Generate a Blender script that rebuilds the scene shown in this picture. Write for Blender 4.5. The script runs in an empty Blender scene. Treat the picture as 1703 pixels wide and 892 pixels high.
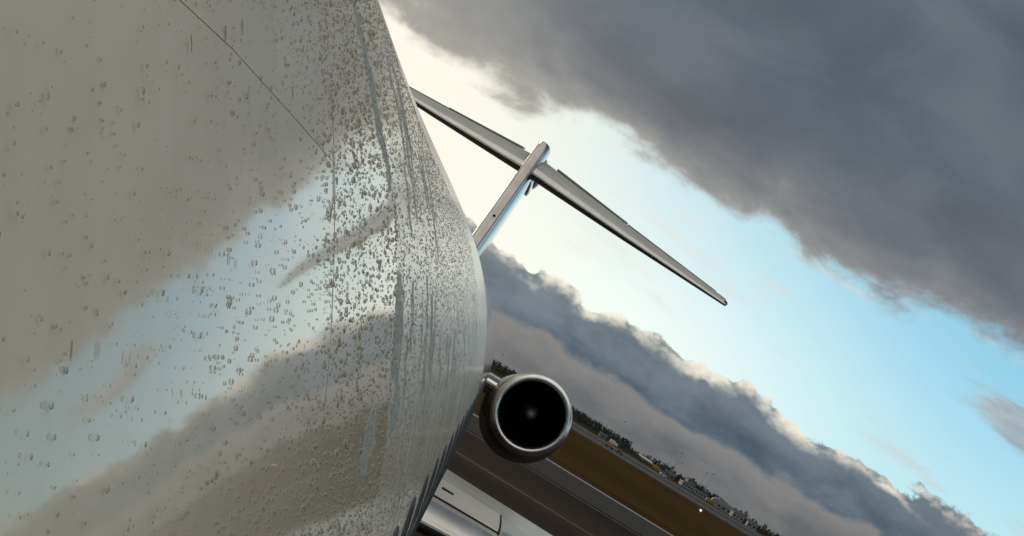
import bpy, bmesh, math, random
import numpy as np
from mathutils import Vector, Matrix
random.seed(7); rng = np.random.default_rng(7)
SC = bpy.context.scene
COL = SC.collection
RAD = math.radians

# ------------------------------------------------------------------ camera
F_PX, W_PX = 2400.0, 1703.0
ROLL, YAW, PITCH, CAM_H = RAD(31.3), RAD(-2.03), RAD(3.70), 4.0
FW = np.array([math.sin(YAW)*math.cos(PITCH), math.cos(YAW)*math.cos(PITCH), math.sin(PITCH)])
R0 = np.array([math.cos(YAW), -math.sin(YAW), 0.0]); U0 = np.cross(R0, FW)
UI = math.cos(ROLL)*U0 - math.sin(ROLL)*R0
RI = math.cos(ROLL)*R0 + math.sin(ROLL)*U0
cam_d = bpy.data.cameras.new('camera'); cam = bpy.data.objects.new('camera', cam_d); COL.objects.link(cam)
cam_d.sensor_width = 36.0; cam_d.lens = F_PX/W_PX*36.0
cam_d.clip_start = 0.02; cam_d.clip_end = 60000.0
cam.matrix_world = Matrix(((RI[0], UI[0], -FW[0], 0), (RI[1], UI[1], -FW[1], 0), (RI[2], UI[2], -FW[2], CAM_H), (0, 0, 0, 1)))
SC.camera = cam
SC.render.resolution_x, SC.render.resolution_y = 1024, 536
SC.view_settings.view_transform = 'Standard'; SC.view_settings.look = 'None'
SC.view_settings.gamma = 1.0; SC.view_settings.exposure = 0.0
SC.cycles.max_bounces = 6; SC.cycles.use_denoising = True
SC.cycles.caustics_reflective = False; SC.cycles.caustics_refractive = False

def ray(px, py):
    return FW + RI*(px-851.5)/F_PX - UI*(py-446)/F_PX
def ground_dir(px, py, d, z=0.0):
    v = ray(px, py); k = d/math.hypot(v[0], v[1])
    return (v[0]*k, v[1]*k, z)

# ------------------------------------------------------------------ node helpers
class G:
    """small wrapper for building node graphs"""
    def __init__(s, tree): s.t = tree
    def n(s, kind, **kw):
        nd = s.t.nodes.new(kind)
        for k, v in kw.items(): setattr(nd, k, v)
        return nd
    def put(s, sock, v):
        if isinstance(v, bpy.types.NodeSocket): s.t.links.new(v, sock)
        elif v is not None: sock.default_value = v
    def m(s, op, a, b=None, c=None, clamp=False):
        nd = s.n('ShaderNodeMath', operation=op, use_clamp=clamp)
        for i, v in enumerate((a, b, c)): s.put(nd.inputs[i], v)
        return nd.outputs[0]
    def add(s, a, b): return s.m('ADD', a, b)
    def sub(s, a, b): return s.m('SUBTRACT', a, b)
    def mul(s, a, b): return s.m('MULTIPLY', a, b)
    def step(s, x, lo, hi, tlo=0.0, thi=1.0):
        nd = s.n('ShaderNodeMapRange', interpolation_type='SMOOTHSTEP', clamp=True)
        for i, v in enumerate((x, lo, hi, tlo, thi)): s.put(nd.inputs[i], v)
        return nd.outputs[0]
    def lin(s, x, lo, hi, tlo=0.0, thi=1.0):
        nd = s.n('ShaderNodeMapRange', clamp=True)
        for i, v in enumerate((x, lo, hi, tlo, thi)): s.put(nd.inputs[i], v)
        return nd.outputs[0]
    def mix(s, f, a, b, mode='MIX'):
        nd = s.n('ShaderNodeMix', data_type='RGBA', blend_type=mode)
        nd.clamp_result = False
        s.put(nd.inputs[0], f)
        for sock, v in ((nd.inputs[6], a), (nd.inputs[7], b)):
            s.put(sock, (*v, 1.0) if isinstance(v, tuple) and len(v) == 3 else v)
        return nd.outputs[2]
    def noise(s, vec, scale, detail=4, rough=.5, dist=0.0):
        nd = s.n('ShaderNodeTexNoise')
        s.put(nd.inputs['Vector'], vec); nd.inputs['Scale'].default_value = scale
        nd.inputs['Detail'].default_value = detail; nd.inputs['Roughness'].default_value = rough
        nd.inputs['Distortion'].default_value = dist
        return nd.outputs[0]
    def comb(s, x, y, z):
        nd = s.n('ShaderNodeCombineXYZ')
        for i, v in enumerate((x, y, z)): s.put(nd.inputs[i], v)
        return nd.outputs[0]
    def sep(s, v):
        nd = s.n('ShaderNodeSeparateXYZ'); s.put(nd.inputs[0], v); return nd.outputs
    def scale(s, v, k):
        nd = s.n('ShaderNodeVectorMath', operation='MULTIPLY'); s.put(nd.inputs[0], v); nd.inputs[1].default_value = k
        return nd.outputs[0]

# ------------------------------------------------------------------ sun and sky
SUN_AZ, SUN_EL = RAD(-25), RAD(6.5)
sun_d = bpy.data.lights.new('sun', 'SUN'); sun = bpy.data.objects.new('sun', sun_d); COL.objects.link(sun)
sun_d.energy = 0.6; sun_d.angle = RAD(20); sun_d.color = (1.0, .88, .70)
sdir = Vector((math.sin(SUN_AZ)*math.cos(SUN_EL), math.cos(SUN_AZ)*math.cos(SUN_EL), math.sin(SUN_EL)))
sun.rotation_euler = sdir.to_track_quat('Z', 'Y').to_euler()
sun.location = (0, 0, 60)

def build_world():
    w = bpy.data.worlds.new('World'); SC.world = w; w.use_nodes = True
    t = w.node_tree; t.nodes.clear(); g = G(t)
    out = g.n('ShaderNodeOutputWorld'); bg = g.n('ShaderNodeBackground'); t.links.new(bg.outputs[0], out.inputs[0])
    d = g.n('ShaderNodeTexCoord').outputs['Generated']
    x, y, z = g.sep(d)
    E = g.mul(g.m('ARCSINE', z), 57.2958)
    A = g.mul(g.m('ARCTAN2', x, y), 57.2958)
    sky = g.n('ShaderNodeTexSky', sky_type='NISHITA'); sky.sun_disc = False
    sky.sun_elevation = RAD(14); sky.sun_rotation = SUN_AZ
    sky.air_density = 1.0; sky.dust_density = .6; sky.ozone_density = 2.0
    skyc = g.mix(1.0, sky.outputs[0], (.105, .105, .105), 'MULTIPLY')
    # angular distance from the veiled sun
    dot = g.n('ShaderNodeVectorMath', operation='DOT_PRODUCT'); t.links.new(d, dot.inputs[0]); dot.inputs[1].default_value = sdir
    ang = g.mul(g.m('ARCCOSINE', g.m('MINIMUM', dot.outputs['Value'], .99999)), 57.2958)
    glow = g.m('EXPONENT', g.mul(g.m('POWER', g.m('DIVIDE', ang, 25.0), 5.0), -1.0))
    glow_w = g.m('EXPONENT', g.mul(g.m('POWER', g.m('DIVIDE', ang, 35.0), 3.0), -1.0))
    # clear gap: blue with thin milky veil, cream near the sun
    blue = g.mix(g.step(E, 3.5, 12), (.86, 1.0, .99), (.42, .75, .88))
    gap = g.mix(.8, skyc, blue)
    gap = g.mix(g.step(A, 3, 18), gap, g.mix(1.0, gap, (.63, .86, .97), 'MULTIPLY'))
    gap = g.mix(g.m('MINIMUM', g.mul(glow, 1.15), 1.0), gap, (1.0, .955, .82))
    # thin wisps in the gap
    wv = g.scale(d, (9, 9, 34))
    wn = g.noise(wv, 1.6, 6, .55, .3)
    wl = g.noise(g.scale(d, (3.2, 3.2, 10)), 1.3, 2, .5)
    wisp = g.mul(g.step(wn, .50, .68), g.step(wl, .46, .60))
    wc = g.mix(glow_w, (.50, .53, .54), (1.0, .95, .84))
    frag = g.m('EXPONENT', g.mul(g.add(g.m('POWER', g.m('DIVIDE', g.sub(A, 19.3), 4.4), 2.0), g.m('POWER', g.m('DIVIDE', g.sub(g.add(E, g.mul(g.sub(A, 19.3), .12)), 8.1), .75), 2.0)), -1.0))
    fragm = g.step(g.add(frag, g.mul(g.sub(wn, .5), 1.7)), .34, .80)
    col = g.mix(g.mul(wisp, .5), gap, wc)
    col = g.mix(g.mul(fragm, .8), col, g.mix(g.step(wn, .45, .7), (.50, .50, .48), (.30, .34, .37)))
    # ---- cumulus bank low over the horizon
    cv = g.scale(d, (1, 1, 1.5))
    n1 = g.noise(cv, 17, 7, .56, .15)
    n2 = g.noise(g.scale(d, (1, 1, 1.5)), 46, 5, .55)
    nn = g.add(g.mul(g.sub(n1, .5), 3.4), g.mul(g.sub(n2, .5), .9))
    top = g.add(4.25, g.mul(g.step(A, -2, 20), .35))
    dep = g.sub(g.add(top, nn), E)                       # degrees below the ragged top
    bank = g.step(dep, -.06, .10)
    # lumps: second sample shifted towards the light gives lit and shaded sides
    sh = g.n('ShaderNodeVectorMath', operation='ADD'); t.links.new(d, sh.inputs[0]); sh.inputs[1].default_value = (-.006, 0, .010)
    n1s = g.noise(g.scale(sh.outputs[0], (1, 1, 1.5)), 17, 7, .56, .15)
    relief = g.mul(g.sub(n1, n1s), 5.0)
    edge = g.step(dep, .85, .08)
    lump = g.noise(g.scale(d, (1, 1, 1.3)), 13, 4, .55)
    lit = g.m('MULTIPLY', edge, g.step(g.add(relief, g.mul(g.sub(lump, .5), 4.2)), -.30, .55), clamp=True)
    bodyn = g.noise(g.scale(d, (1, 1, 2.2)), 22, 6, .6, .2)
    body = g.mix(g.step(bodyn, .3, .72), (.074, .108, .142), (.145, .192, .232))
    body = g.mix(g.step(dep, .3, 2.2), g.mix(.45, body, (.23, .27, .30)), body)
    body = g.mix(g.mul(glow, .22), body, (.50, .50, .46))
    bank_c = g.mix(lit, body, g.mix(glow_w, (.80, .755, .66), (1.05, .98, .80)))
    col = g.mix(bank, col, bank_c)
    # ---- lower veil of greyer cloud right on the horizon
    n3 = g.noise(g.scale(d, (1, 1, 1.6)), 26, 6, .55, .2)
    dep2 = g.sub(g.add(2.05, g.mul(g.sub(n3, .5), 1.7)), E)
    low = g.mul(g.step(dep2, -.12, .28), .92)
    lown = g.noise(g.scale(d, (1, 1, 2.5)), 30, 4, .5)
    low_c = g.mix(g.step(dep2, 0, 1.3), (.25, .245, .24), g.mix(g.step(lown, .35, .7), (.135, .142, .150), (.185, .183, .182)))
    low_c = g.mix(g.mul(glow, .3), low_c, (.34, .30, .25))
    col = g.mix(low, col, low_c)
    # ---- heavy deck above
    zp = g.add(g.m('MAXIMUM', z, .0), .22)
    pv = g.comb(g.m('DIVIDE', x, zp), g.m('DIVIDE', y, zp), 0.0)
    p1 = g.noise(pv, 2.1, 6, .52, .35)
    p2 = g.noise(g.scale(d, (1, 1, 1.9)), 8.5, 6, .52, .5)
    rag = g.noise(g.scale(d, (1, 1, 1.7)), 19, 6, .58, .3)
    e0 = g.add(9.9, g.add(g.mul(g.step(A, 6, 20), .6), g.mul(g.step(A, 3, -4), -.45)))
    t2 = g.add(g.sub(E, e0), g.add(g.mul(g.sub(rag, .5), 3.4), g.mul(g.sub(p1, .5), 3.4)))
    deck = g.step(t2, -.35, .75)
    dk = g.mix(g.step(p2, .30, .72), (.095, .115, .143), (.142, .164, .192))
    dk = g.mix(g.step(p1, .45, .75), dk, (.100, .112, .130))
    thin = g.m('EXPONENT', g.mul(g.m('MAXIMUM', t2, 0.0), g.lin(A, -8, 4, -.42, -.75)))
    rim = g.mix(glow_w, (.25, .27, .30), (.70, .65, .55))
    dk = g.mix(g.mul(thin, .75), dk, rim)
    dk = g.mix(g.mul(g.step(A, -3, -12), .35), dk, (.34, .33, .31))
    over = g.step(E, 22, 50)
    dk = g.mix(g.mul(over, .9), dk, g.mix(g.step(p1, .3, .7), (.60, .59, .57), (1.0, .96, .89)))  # overhead deck brightened, out of view, to add light on the aircraft
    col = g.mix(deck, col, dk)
    # below the horizon: dull ground tone for reflections past the modelled plain
    col = g.mix(g.step(E, -.02, -.4), col, (.06, .055, .045))
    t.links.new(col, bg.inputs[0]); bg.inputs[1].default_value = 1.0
build_world()

# ------------------------------------------------------------------ materials
def mat(name, base=(.5, .5, .5), rough=.5, metal=0.0, coat=0.0, spec=.5, emis=None, fn=None):
    m = bpy.data.materials.new(name); m.use_nodes = True
    t = m.node_tree; b = t.nodes['Principled BSDF']
    b.inputs['Base Color'].default_value = (*base, 1); b.inputs['Roughness'].default_value = rough
    b.inputs['Metallic'].default_value = metal; b.inputs['Coat Weight'].default_value = coat
    b.inputs['Specular IOR Level'].default_value = spec
    if emis: b.inputs['Emission Color'].default_value = (*emis[0], 1); b.inputs['Emission Strength'].default_value = emis[1]
    if fn: fn(G(t), b)
    return m
def wear(scale, amount, rough_var=.1, stretch=(1, 1, 1), bump=0.0, bscale=60):
    """grain and grime on a painted or bare surface"""
    def fn(g, b):
        co = g.n('ShaderNodeTexCoord').outputs['Object']
        n = g.noise(g.scale(co, stretch), scale, 6, .6)
        base = tuple(b.inputs['Base Color'].default_value)[:3]
        g.put(b.inputs['Base Color'], g.mix(g.step(n, .3, .75), tuple(c*(1-amount) for c in base), tuple(min(1, c*(1+amount)) for c in base)))
        r = b.inputs['Roughness'].default_value
        g.put(b.inputs['Roughness'], g.lin(n, .25, .75, max(.02, r-rough_var), r+rough_var))
        if bump:
            bp = g.n('ShaderNodeBump'); bp.inputs['Strength'].default_value = .5; bp.inputs['Distance'].default_value = bump
            g.put(bp.inputs['Height'], g.noise(co, bscale, 3, .5)); g.put(b.inputs['Normal'], bp.outputs[0])
    return fn

def skin_fn(g, b):
    uv = g.n('ShaderNodeUVMap').outputs[0]
    at = g.n('ShaderNodeAttribute', attribute_name='mist').outputs['Fac']
    big = g.noise(g.scale(uv, (1.0, 1.4, 1)), 3.0, 1, .4)
    spk = g.noise(uv, 900, 2, .6)
    vert = g.noise(g.scale(uv, (26, 1.3, 1)), 1.0, 4, .55)
    grime = g.mix(g.step(vert, .42, .75), (.78, .70, .56), (.745, .665, .53))
    tint = g.n('ShaderNodeAttribute', attribute_name='blue_tint').outputs['Fac']
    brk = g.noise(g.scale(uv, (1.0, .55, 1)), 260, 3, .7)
    tint = g.mul(tint, g.step(brk, .28, .55))
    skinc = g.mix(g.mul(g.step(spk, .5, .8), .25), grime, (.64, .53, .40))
    g.put(b.inputs['Base Color'], g.mix(g.mul(tint, .78), skinc, (.15, .23, .27)))
    g.put(b.inputs['Specular IOR Level'], g.lin(tint, 0, .5, .62, .0))
    rg = g.add(.03, g.mul(at, .09))
    g.put(b.inputs['Roughness'], g.add(g.add(rg, g.mul(tint, .35)), g.mul(g.step(spk, .4, .8), .04)))
    b1 = g.n('ShaderNodeBump'); b1.inputs['Strength'].default_value = 1.0; b1.inputs['Distance'].default_value = .0010
    g.put(b1.inputs['Height'], big)
    vo = g.n('ShaderNodeTexVoronoi'); g.put(vo.inputs['Vector'], uv); vo.inputs['Scale'].default_value = 420
    fine = g.mul(g.step(vo.outputs['Distance'], .5, .1), g.step(at, .5, .8))
    b2 = g.n('ShaderNodeBump'); b2.inputs['Strength'].default_value = .55; b2.inputs['Distance'].default_value = .0009
    g.put(b2.inputs['Height'], fine); g.put(b2.inputs['Normal'], b1.outputs[0])
    g.put(b.inputs['Normal'], b2.outputs[0])

M = {}
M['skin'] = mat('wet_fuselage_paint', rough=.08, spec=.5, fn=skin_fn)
def water_fn(g, b):
    out = [n for n in g.t.nodes if n.type == 'OUTPUT_MATERIAL'][0]
    tr = g.n('ShaderNodeBsdfTransparent'); tr.inputs[0].default_value = (.90, .90, .88, 1)
    mx = g.n('ShaderNodeMixShader'); fr = g.n('ShaderNodeFresnel'); fr.inputs['IOR'].default_value = 1.33
    g.put(mx.inputs[0], g.m('MINIMUM', g.add(.34, g.mul(fr.outputs[0], 1.0)), 1.0))
    g.t.links.new(tr.outputs[0], mx.inputs[1]); g.t.links.new(b.outputs[0], mx.inputs[2]); g.t.links.new(mx.outputs[0], out.inputs[0])
M['drop'] = mat('water_bead', (.60, .55, .46), .03, spec=.5, fn=water_fn)
M['sealant'] = mat('joint_sealant', (.17, .16, .145), .6)
M['sealant_glint'] = mat('sealant_glint', (.72, .72, .70), .35)
M['glass'] = mat('cabin_glass', (.012, .013, .015), .06, spec=.6)
M['win_rim'] = mat('window_surround', (.07, .075, .078), .7, spec=.2)
M['bare'] = mat('polished_alloy', (.62, .60, .57), .20, 1.0, fn=wear(3, .10, .07, (1, 1, 1)))
M['lip'] = mat('polished_inlet', (.92, .90, .87), .30, 1.0, fn=wear(6, .10, .06))
M['fin_edge'] = mat('fin_edge_alloy', (.56, .53, .49), .27, .85, fn=wear(2.5, .16, .08, (1, 1, .4)))
M['navy'] = mat('navy_paint', (.020, .032, .10), .12, coat=.6, fn=wear(1.5, .2, .05))
M['grey_paint'] = mat('grey_wing_paint', (.42, .42, .375), .34, fn=wear(2.2, .13, .1, (.5, 1.6, 1)))
M['panel_paint'] = mat('pale_wing_panel', (.58, .55, .49), .42, fn=wear(3, .07, .08))
M['dark_rubber'] = mat('dark_seal', (.02, .02, .02), .8, spec=.1)
M['nacelle'] = mat('nacelle_paint', (.11, .09, .075), .28, .25, fn=wear(2.4, .2, .1))
M['black'] = mat('inlet_black', (.006, .006, .006), .75, spec=.15)
M['blade'] = mat('fan_titanium', (.03, .03, .032), .5, .8)
M['spinner'] = mat('spinner_grey', (.50, .49, .47), .35, .3)
M['red'] = mat('red_paint', (.45, .02, .03), .4)

def thing(name, label, cat, loc=(0, 0, 0), rot=(0, 0, 0), group=None):
    o = bpy.data.objects.new(name, None); COL.objects.link(o)
    o.empty_display_size = .5; o.location = loc; o.rotation_euler = rot
    tag(o, label, cat, group); return o
def tag(o, label=None, cat=None, group=None, kind=None):
    if label: o['label'] = label
    if cat: o['category'] = cat
    if group: o['group'] = group
    if kind: o['kind'] = kind
    return o
def link(name, me, m, parent=None):
    o = bpy.data.objects.new(name, me); COL.objects.link(o)
    if m is not None and not me.materials: me.materials.append(m)
    if parent is not None: o.parent = parent
    return o
def mesh(name, verts, faces, m, parent=None, smooth=True, sharp=None):
    me = bpy.data.meshes.new(name)
    me.from_pydata([tuple(map(float, v)) for v in verts], [], [tuple(map(int, f)) for f in faces]); me.update()
    if smooth:
        me.shade_smooth()
        if sharp: me.set_sharp_from_angle(angle=RAD(sharp))
    return link(name, me, m, parent)
def fast(name, V, Fq, m, parent=None, smooth=True):
    """numpy mesh: Fq is (n,k) with constant k"""
    V = np.ascontiguousarray(V, np.float32); Fq = np.ascontiguousarray(Fq, np.int32)
    me = bpy.data.meshes.new(name); n, k = Fq.shape
    me.vertices.add(len(V)); me.vertices.foreach_set('co', V.ravel())
    me.loops.add(n*k); me.loops.foreach_set('vertex_index', Fq.ravel())
    me.polygons.add(n); me.polygons.foreach_set('loop_start', np.arange(0, n*k, k, dtype=np.int32))
    me.update(calc_edges=True)
    if smooth: me.shade_smooth()
    return link(name, me, m, parent)
def loft(rings, close=True, cap0=False, cap1=False):
    n = len(rings[0]); V = [v for r in rings for v in r]; Fc = []
    for i in range(len(rings)-1):
        for j in range(n if close else n-1):
            k = (j+1) % n
            Fc.append((i*n+j, i*n+k, (i+1)*n+k, (i+1)*n+j))
    if cap0: Fc.append(tuple(range(n-1, -1, -1)))
    if cap1: Fc.append(tuple(range((len(rings)-1)*n, len(rings)*n)))
    return V, Fc
class MB:
    """collects boxes, tubes and lofts into ONE mesh"""
    def __init__(s): s.V = []; s.F = []
    def add(s, V, Fc):
        o = len(s.V); s.V += [tuple(v) for v in V]; s.F += [tuple(i+o for i in f) for f in Fc]; return s
    def box(s, x0, x1, y0, y1, z0, z1, b=None):
        b = b if b is not None else min(x1-x0, y1-y0, z1-z0)*.12
        bm = bmesh.new(); bmesh.ops.create_cube(bm, size=1)
        for v in bm.verts:
            v.co = ((x0+x1)/2+v.co.x*(x1-x0), (y0+y1)/2+v.co.y*(y1-y0), (z0+z1)/2+v.co.z*(z1-z0))
        if b > 0: bmesh.ops.bevel(bm, geom=bm.edges[:], offset=b, segments=1, affect='EDGES')
        bm.verts.index_update(); s.add([v.co[:] for v in bm.verts], [[v.index for v in f.verts] for f in bm.faces]); bm.free(); return s
    def tube(s, p, q, r0, r1=None, n=8, cap=True):
        r1 = r0 if r1 is None else r1; p = Vector(p); q = Vector(q); d = (q-p).normalized()
        a = d.orthogonal().normalized(); b = d.cross(a)
        R = [[tuple(c+a*(math.cos(2*math.pi*i/n)*r)+b*(math.sin(2*math.pi*i/n)*r)) for i in range(n)] for c, r in ((p, r0), (q, r1))]
        s.add(*loft(R, True, cap, cap)); return s
    def prism(s, pts, x0, x1):
        """polygon in (y,z) extruded along x"""
        s.add(*loft([[(x0, a, b) for a, b in pts], [(x1, a, b) for a, b in pts]], True, True, True)); return s
    def build(s, name, m, parent=None, smooth=False, sharp=None): return mesh(name, s.V, s.F, m, parent, smooth, sharp)

# ================================================================== GROUND
def ground_fn(c1, c2, scale, stretch, c3=None, bump=.02, mid=(.35, .7)):
    def fn(g, b):
        co = g.n('ShaderNodeTexCoord').outputs['Object']
        n = g.noise(g.scale(co, stretch), scale, 7, .6)
        n2 = g.noise(co, scale*.17, 4, .5)
        c = g.mix(g.step(n, *mid), c1, c2)
        if c3: c = g.mix(g.step(n2, .42, .66), c, c3)
        g.put(b.inputs['Base Color'], c)
        r = b.inputs['Roughness'].default_value
        g.put(b.inputs['Roughness'], g.lin(n, .3, .7, r-.12, r+.12))
        bp = g.n('ShaderNodeBump'); bp.inputs['Distance'].default_value = bump; bp.inputs['Strength'].default_value = .6
        g.put(bp.inputs['Height'], n); g.put(b.inputs['Normal'], bp.outputs[0])
    return fn
M['field'] = mat('winter_field', rough=.95, spec=0, fn=ground_fn((.048, .028, .014), (.070, .045, .022), .03, (1, .5, 1), (.04, .03, .014), .1))
M['grass'] = mat('wet_winter_grass', rough=.95, spec=0, fn=ground_fn((.044, .033, .012), (.074, .045, .017), .045, (.35, 1.6, 1), (.042, .035, .012), .08))
M['asphalt'] = mat('wet_asphalt', rough=.75, spec=0.004, fn=ground_fn((.032, .022, .017), (.060, .044, .034), .10, (.12, 1.5, 1), (.020, .016, .0135), .006))
M['concrete'] = mat('wet_concrete', rough=.65, spec=.006, fn=ground_fn((.034, .031, .027), (.062, .057, .050), .08, (.15, 1.4, 1), None, .006))
M['runway'] = mat('grey_runway', rough=.6, spec=.02, fn=ground_fn((.050, .052, .053), (.085, .087, .087), .02, (.3, 1.5, 1), None, .006))
M['line'] = mat('worn_white_line', (.26, .26, .24), .5, fn=wear(.9, .2))
M['pale_edge'] = mat('wet_edge_sheen', (.11, .12, .125), .4, spec=.4, fn=wear(.4, .25, .1))  # wet concrete edge, reflected sky put into its pale bluish base

def sheet(name, quad, z, m, nx=1):
    return tag(mesh(name, [(x, y, z) for x, y in quad], [(0, 1, 2, 3)], m, None, False), kind='structure')
def band(name, y0, y1, z, m, s0=-.55, s1=None, x0=-600, x1=900):
    """a strip that crosses the view, edges y = y0 + s*x"""
    s1 = s0 if s1 is None else s1
    return sheet(name, [(x0, y0+s0*x0), (x1, y0+s0*x1), (x1, y1+s1*x1), (x0, y1+s1*x0)], z, m)
sheet('ground', [(-40000, -40000), (40000, -40000), (40000, 40000), (-40000, 40000)], 0.0, M['field'])
sheet('apron', [(-150, -150), (260, -150), (260, 108), (-150, 108+8)], .004, M['asphalt'])
sheet('taxiway', [(-150, 92), (260, 77), (260, 101), (-150, 117)], .008, M['concrete'])
sheet('wet_edge_strip', [(-150, 117.2), (260, 101.2), (260, 103.4), (-150, 119.8)], .012, M['pale_edge'])
sheet('grass_strip', [(-300, 136), (400, 108), (400, 440), (-300, 245)], .02, M['grass'])
sheet('runway', [(-700, 240), (900, 700), (900, 1650), (-700, 330)], .035, M['runway'])
sheet('far_grass', [(-700, 336), (900, 930), (900, 1000), (-700, 352)], .05, M['grass'])
sheet('far_taxiway', [(-700, 420), (900, 1500), (900, 1640), (-700, 450)], .06, M['concrete'])
for i, (xa, ya, xb, yb, w) in enumerate([(-8, 63.0, 40, 60.2, .14), (-12, 84.5, 60, 81.5, .2), (-300, 312, 500, 560, 1.0)]):
    sheet('painted_line', [(xa, ya), (xb, yb), (xb, yb+w), (xa, ya+w)], .012 if i == 0 else (.014 if i == 1 else .045), M['line'])

# ================================================================== AIRLINER
AX = ray(831, 586); AX /= np.linalg.norm(AX)
yaw_a = math.atan2(AX[0], AX[1]); pit_a = math.asin(AX[2])
ROT = Matrix.Rotation(-yaw_a, 3, 'Z') @ Matrix.Rotation(pit_a, 3, 'X')
CAM_L = Vector((1.763, 0.0, 4.01))
BASE = Vector((0, 0, CAM_H)) - ROT @ CAM_L
plane = thing('airliner', 'rear-engined airliner with rain-beaded grey-beige fuselage and T-shaped tail filling the view', 'airliner', BASE, ROT.to_euler())
RT = np.array(ROT.transposed())
def pl(px, py, a):
    """point at fuselage station a on the sight line through (px,py), in aircraft axes"""
    v = RT @ ray(px, py); v = v*(a/v[1]); return np.array(CAM_L)+v
def sm(t): t = np.clip(t, 0, 1); return t*t*(3-2*t)
CZ_FAR = 4.01-.832
def fus_R(y):
    y = np.asarray(y, float)
    s = sm((y-3.2)/7.8); R = 1.843+(.012)*s
    R = np.where(y < 1.0, 1.843-.12*np.clip(1.0-y, 0, .8)**3, R)                      # skin starts to close in towards the nose
    t = np.clip((.2-y)/4.2, 0, 1); R = np.where(y < .2, (1.843-.12*.512)*np.sqrt(np.clip(1-1.085*t+.085*t*t, 0, 1)), R)
    return np.where(y > 25, .22+(1.855-.22)*(1-np.clip((y-25)/15.5, 0, 1)**1.6), R)
def fus_C(y):
    y = np.asarray(y, float)
    s = sm((y-3.2)/7.8); c = CZ_FAR-.1*(1-s)
    c = c-.35*np.clip((-.4-y)/5.4, 0, 1)**2
    return c+np.where(y > 25, 1.05*np.clip((y-25)/15.5, 0, 1)**1.5, 0)
def S(y, th, off=0.0):
    R = fus_R(y)+off
    return np.stack([R*np.cos(th), y+0*th, fus_C(y)+R*np.sin(th)], -1)
def normal(y, th):
    e = 1e-3
    dy = (S(y+e, th)-S(y-e, th)); dt = (S(y, th+e)-S(y, th-e))
    n = np.cross(dt, dy); n /= np.linalg.norm(n, axis=-1, keepdims=True)
    rad = np.stack([np.cos(th), 0*th, np.sin(th)], -1)
    return np.where((n*rad).sum(-1, keepdims=True) < 0, -n, n)

# value noise on the skin for streaks
def vnoise(x, seed):
    r = np.random.default_rng(seed).random(4096); i = np.floor(x).astype(int); f = x-i; f = f*f*(3-2*f)
    return r[i % 4096]*(1-f)+r[(i+1) % 4096]*f
D2R = math.pi/180
# streaks where runnels washed the beads away: (station at angle a, width, angle lo, hi, slant per degree)
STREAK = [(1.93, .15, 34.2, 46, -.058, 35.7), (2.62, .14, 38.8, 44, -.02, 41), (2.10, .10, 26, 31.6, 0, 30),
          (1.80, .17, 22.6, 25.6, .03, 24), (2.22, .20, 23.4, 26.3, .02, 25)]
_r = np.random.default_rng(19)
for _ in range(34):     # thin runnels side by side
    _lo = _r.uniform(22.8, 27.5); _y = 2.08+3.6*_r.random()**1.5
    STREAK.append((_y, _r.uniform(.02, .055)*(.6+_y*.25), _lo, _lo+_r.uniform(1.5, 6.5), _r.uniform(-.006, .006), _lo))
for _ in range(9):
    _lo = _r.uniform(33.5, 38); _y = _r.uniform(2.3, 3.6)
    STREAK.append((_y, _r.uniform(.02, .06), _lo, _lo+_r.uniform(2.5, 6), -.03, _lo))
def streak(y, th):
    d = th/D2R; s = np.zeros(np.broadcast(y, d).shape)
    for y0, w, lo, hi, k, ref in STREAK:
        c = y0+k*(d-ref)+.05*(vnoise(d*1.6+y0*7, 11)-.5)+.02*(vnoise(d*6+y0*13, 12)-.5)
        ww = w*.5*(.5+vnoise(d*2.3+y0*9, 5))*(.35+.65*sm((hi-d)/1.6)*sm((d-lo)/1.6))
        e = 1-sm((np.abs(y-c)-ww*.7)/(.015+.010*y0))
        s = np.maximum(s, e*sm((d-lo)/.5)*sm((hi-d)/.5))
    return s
def mist_at(y, th):
    d = th/D2R
    edge = 2.05+.05*(vnoise(d*3, 3)-.5)
    m = .10+.75*sm((y-edge)/.05)
    up = sm((d-33.6)/1.6)*sm((y-.7)/.5)*.45             # finely speckled upper skin
    dn = sm((25.2-d)/2.2)*sm((y-.6)/.5)*.35
    m = np.maximum(m, .10+np.maximum(up, dn))
    fil = vnoise(y*34+.3*np.sin(d*.4), 21); m = m-.18*sm((fil-.62)/.2)*sm((y-2.2)/.4)*sm((33-d)/3)   # fine vertical runnels
    m = m*(1-.25*streak(y, th))
    m = m*(1-.8*sm((y-8.5)/3))                           # far skin reads as clean gloss
    return np.clip(m, .02, 1)

def blue_tint_at(y, th):  # blue-grey tint along the streaks and fine runnels
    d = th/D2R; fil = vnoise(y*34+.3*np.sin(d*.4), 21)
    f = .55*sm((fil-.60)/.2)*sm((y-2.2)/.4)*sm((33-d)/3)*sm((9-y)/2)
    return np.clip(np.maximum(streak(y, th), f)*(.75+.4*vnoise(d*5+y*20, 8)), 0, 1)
tube_y = np.concatenate([np.array([-3.99, -3.97, -3.9, -3.7, -3.4, -3.0, -2.6, -2.2]), np.arange(-1.8, 40.5, .3)])
tt = np.linspace(0, 2*math.pi, 97)[:-1]
Vr = [list(map(tuple, S(np.full_like(tt, y), tt, -.006))) for y in tube_y]
fus = mesh('fuselage', *loft(Vr, True, True, True), M['sealant'], plane)

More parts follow.
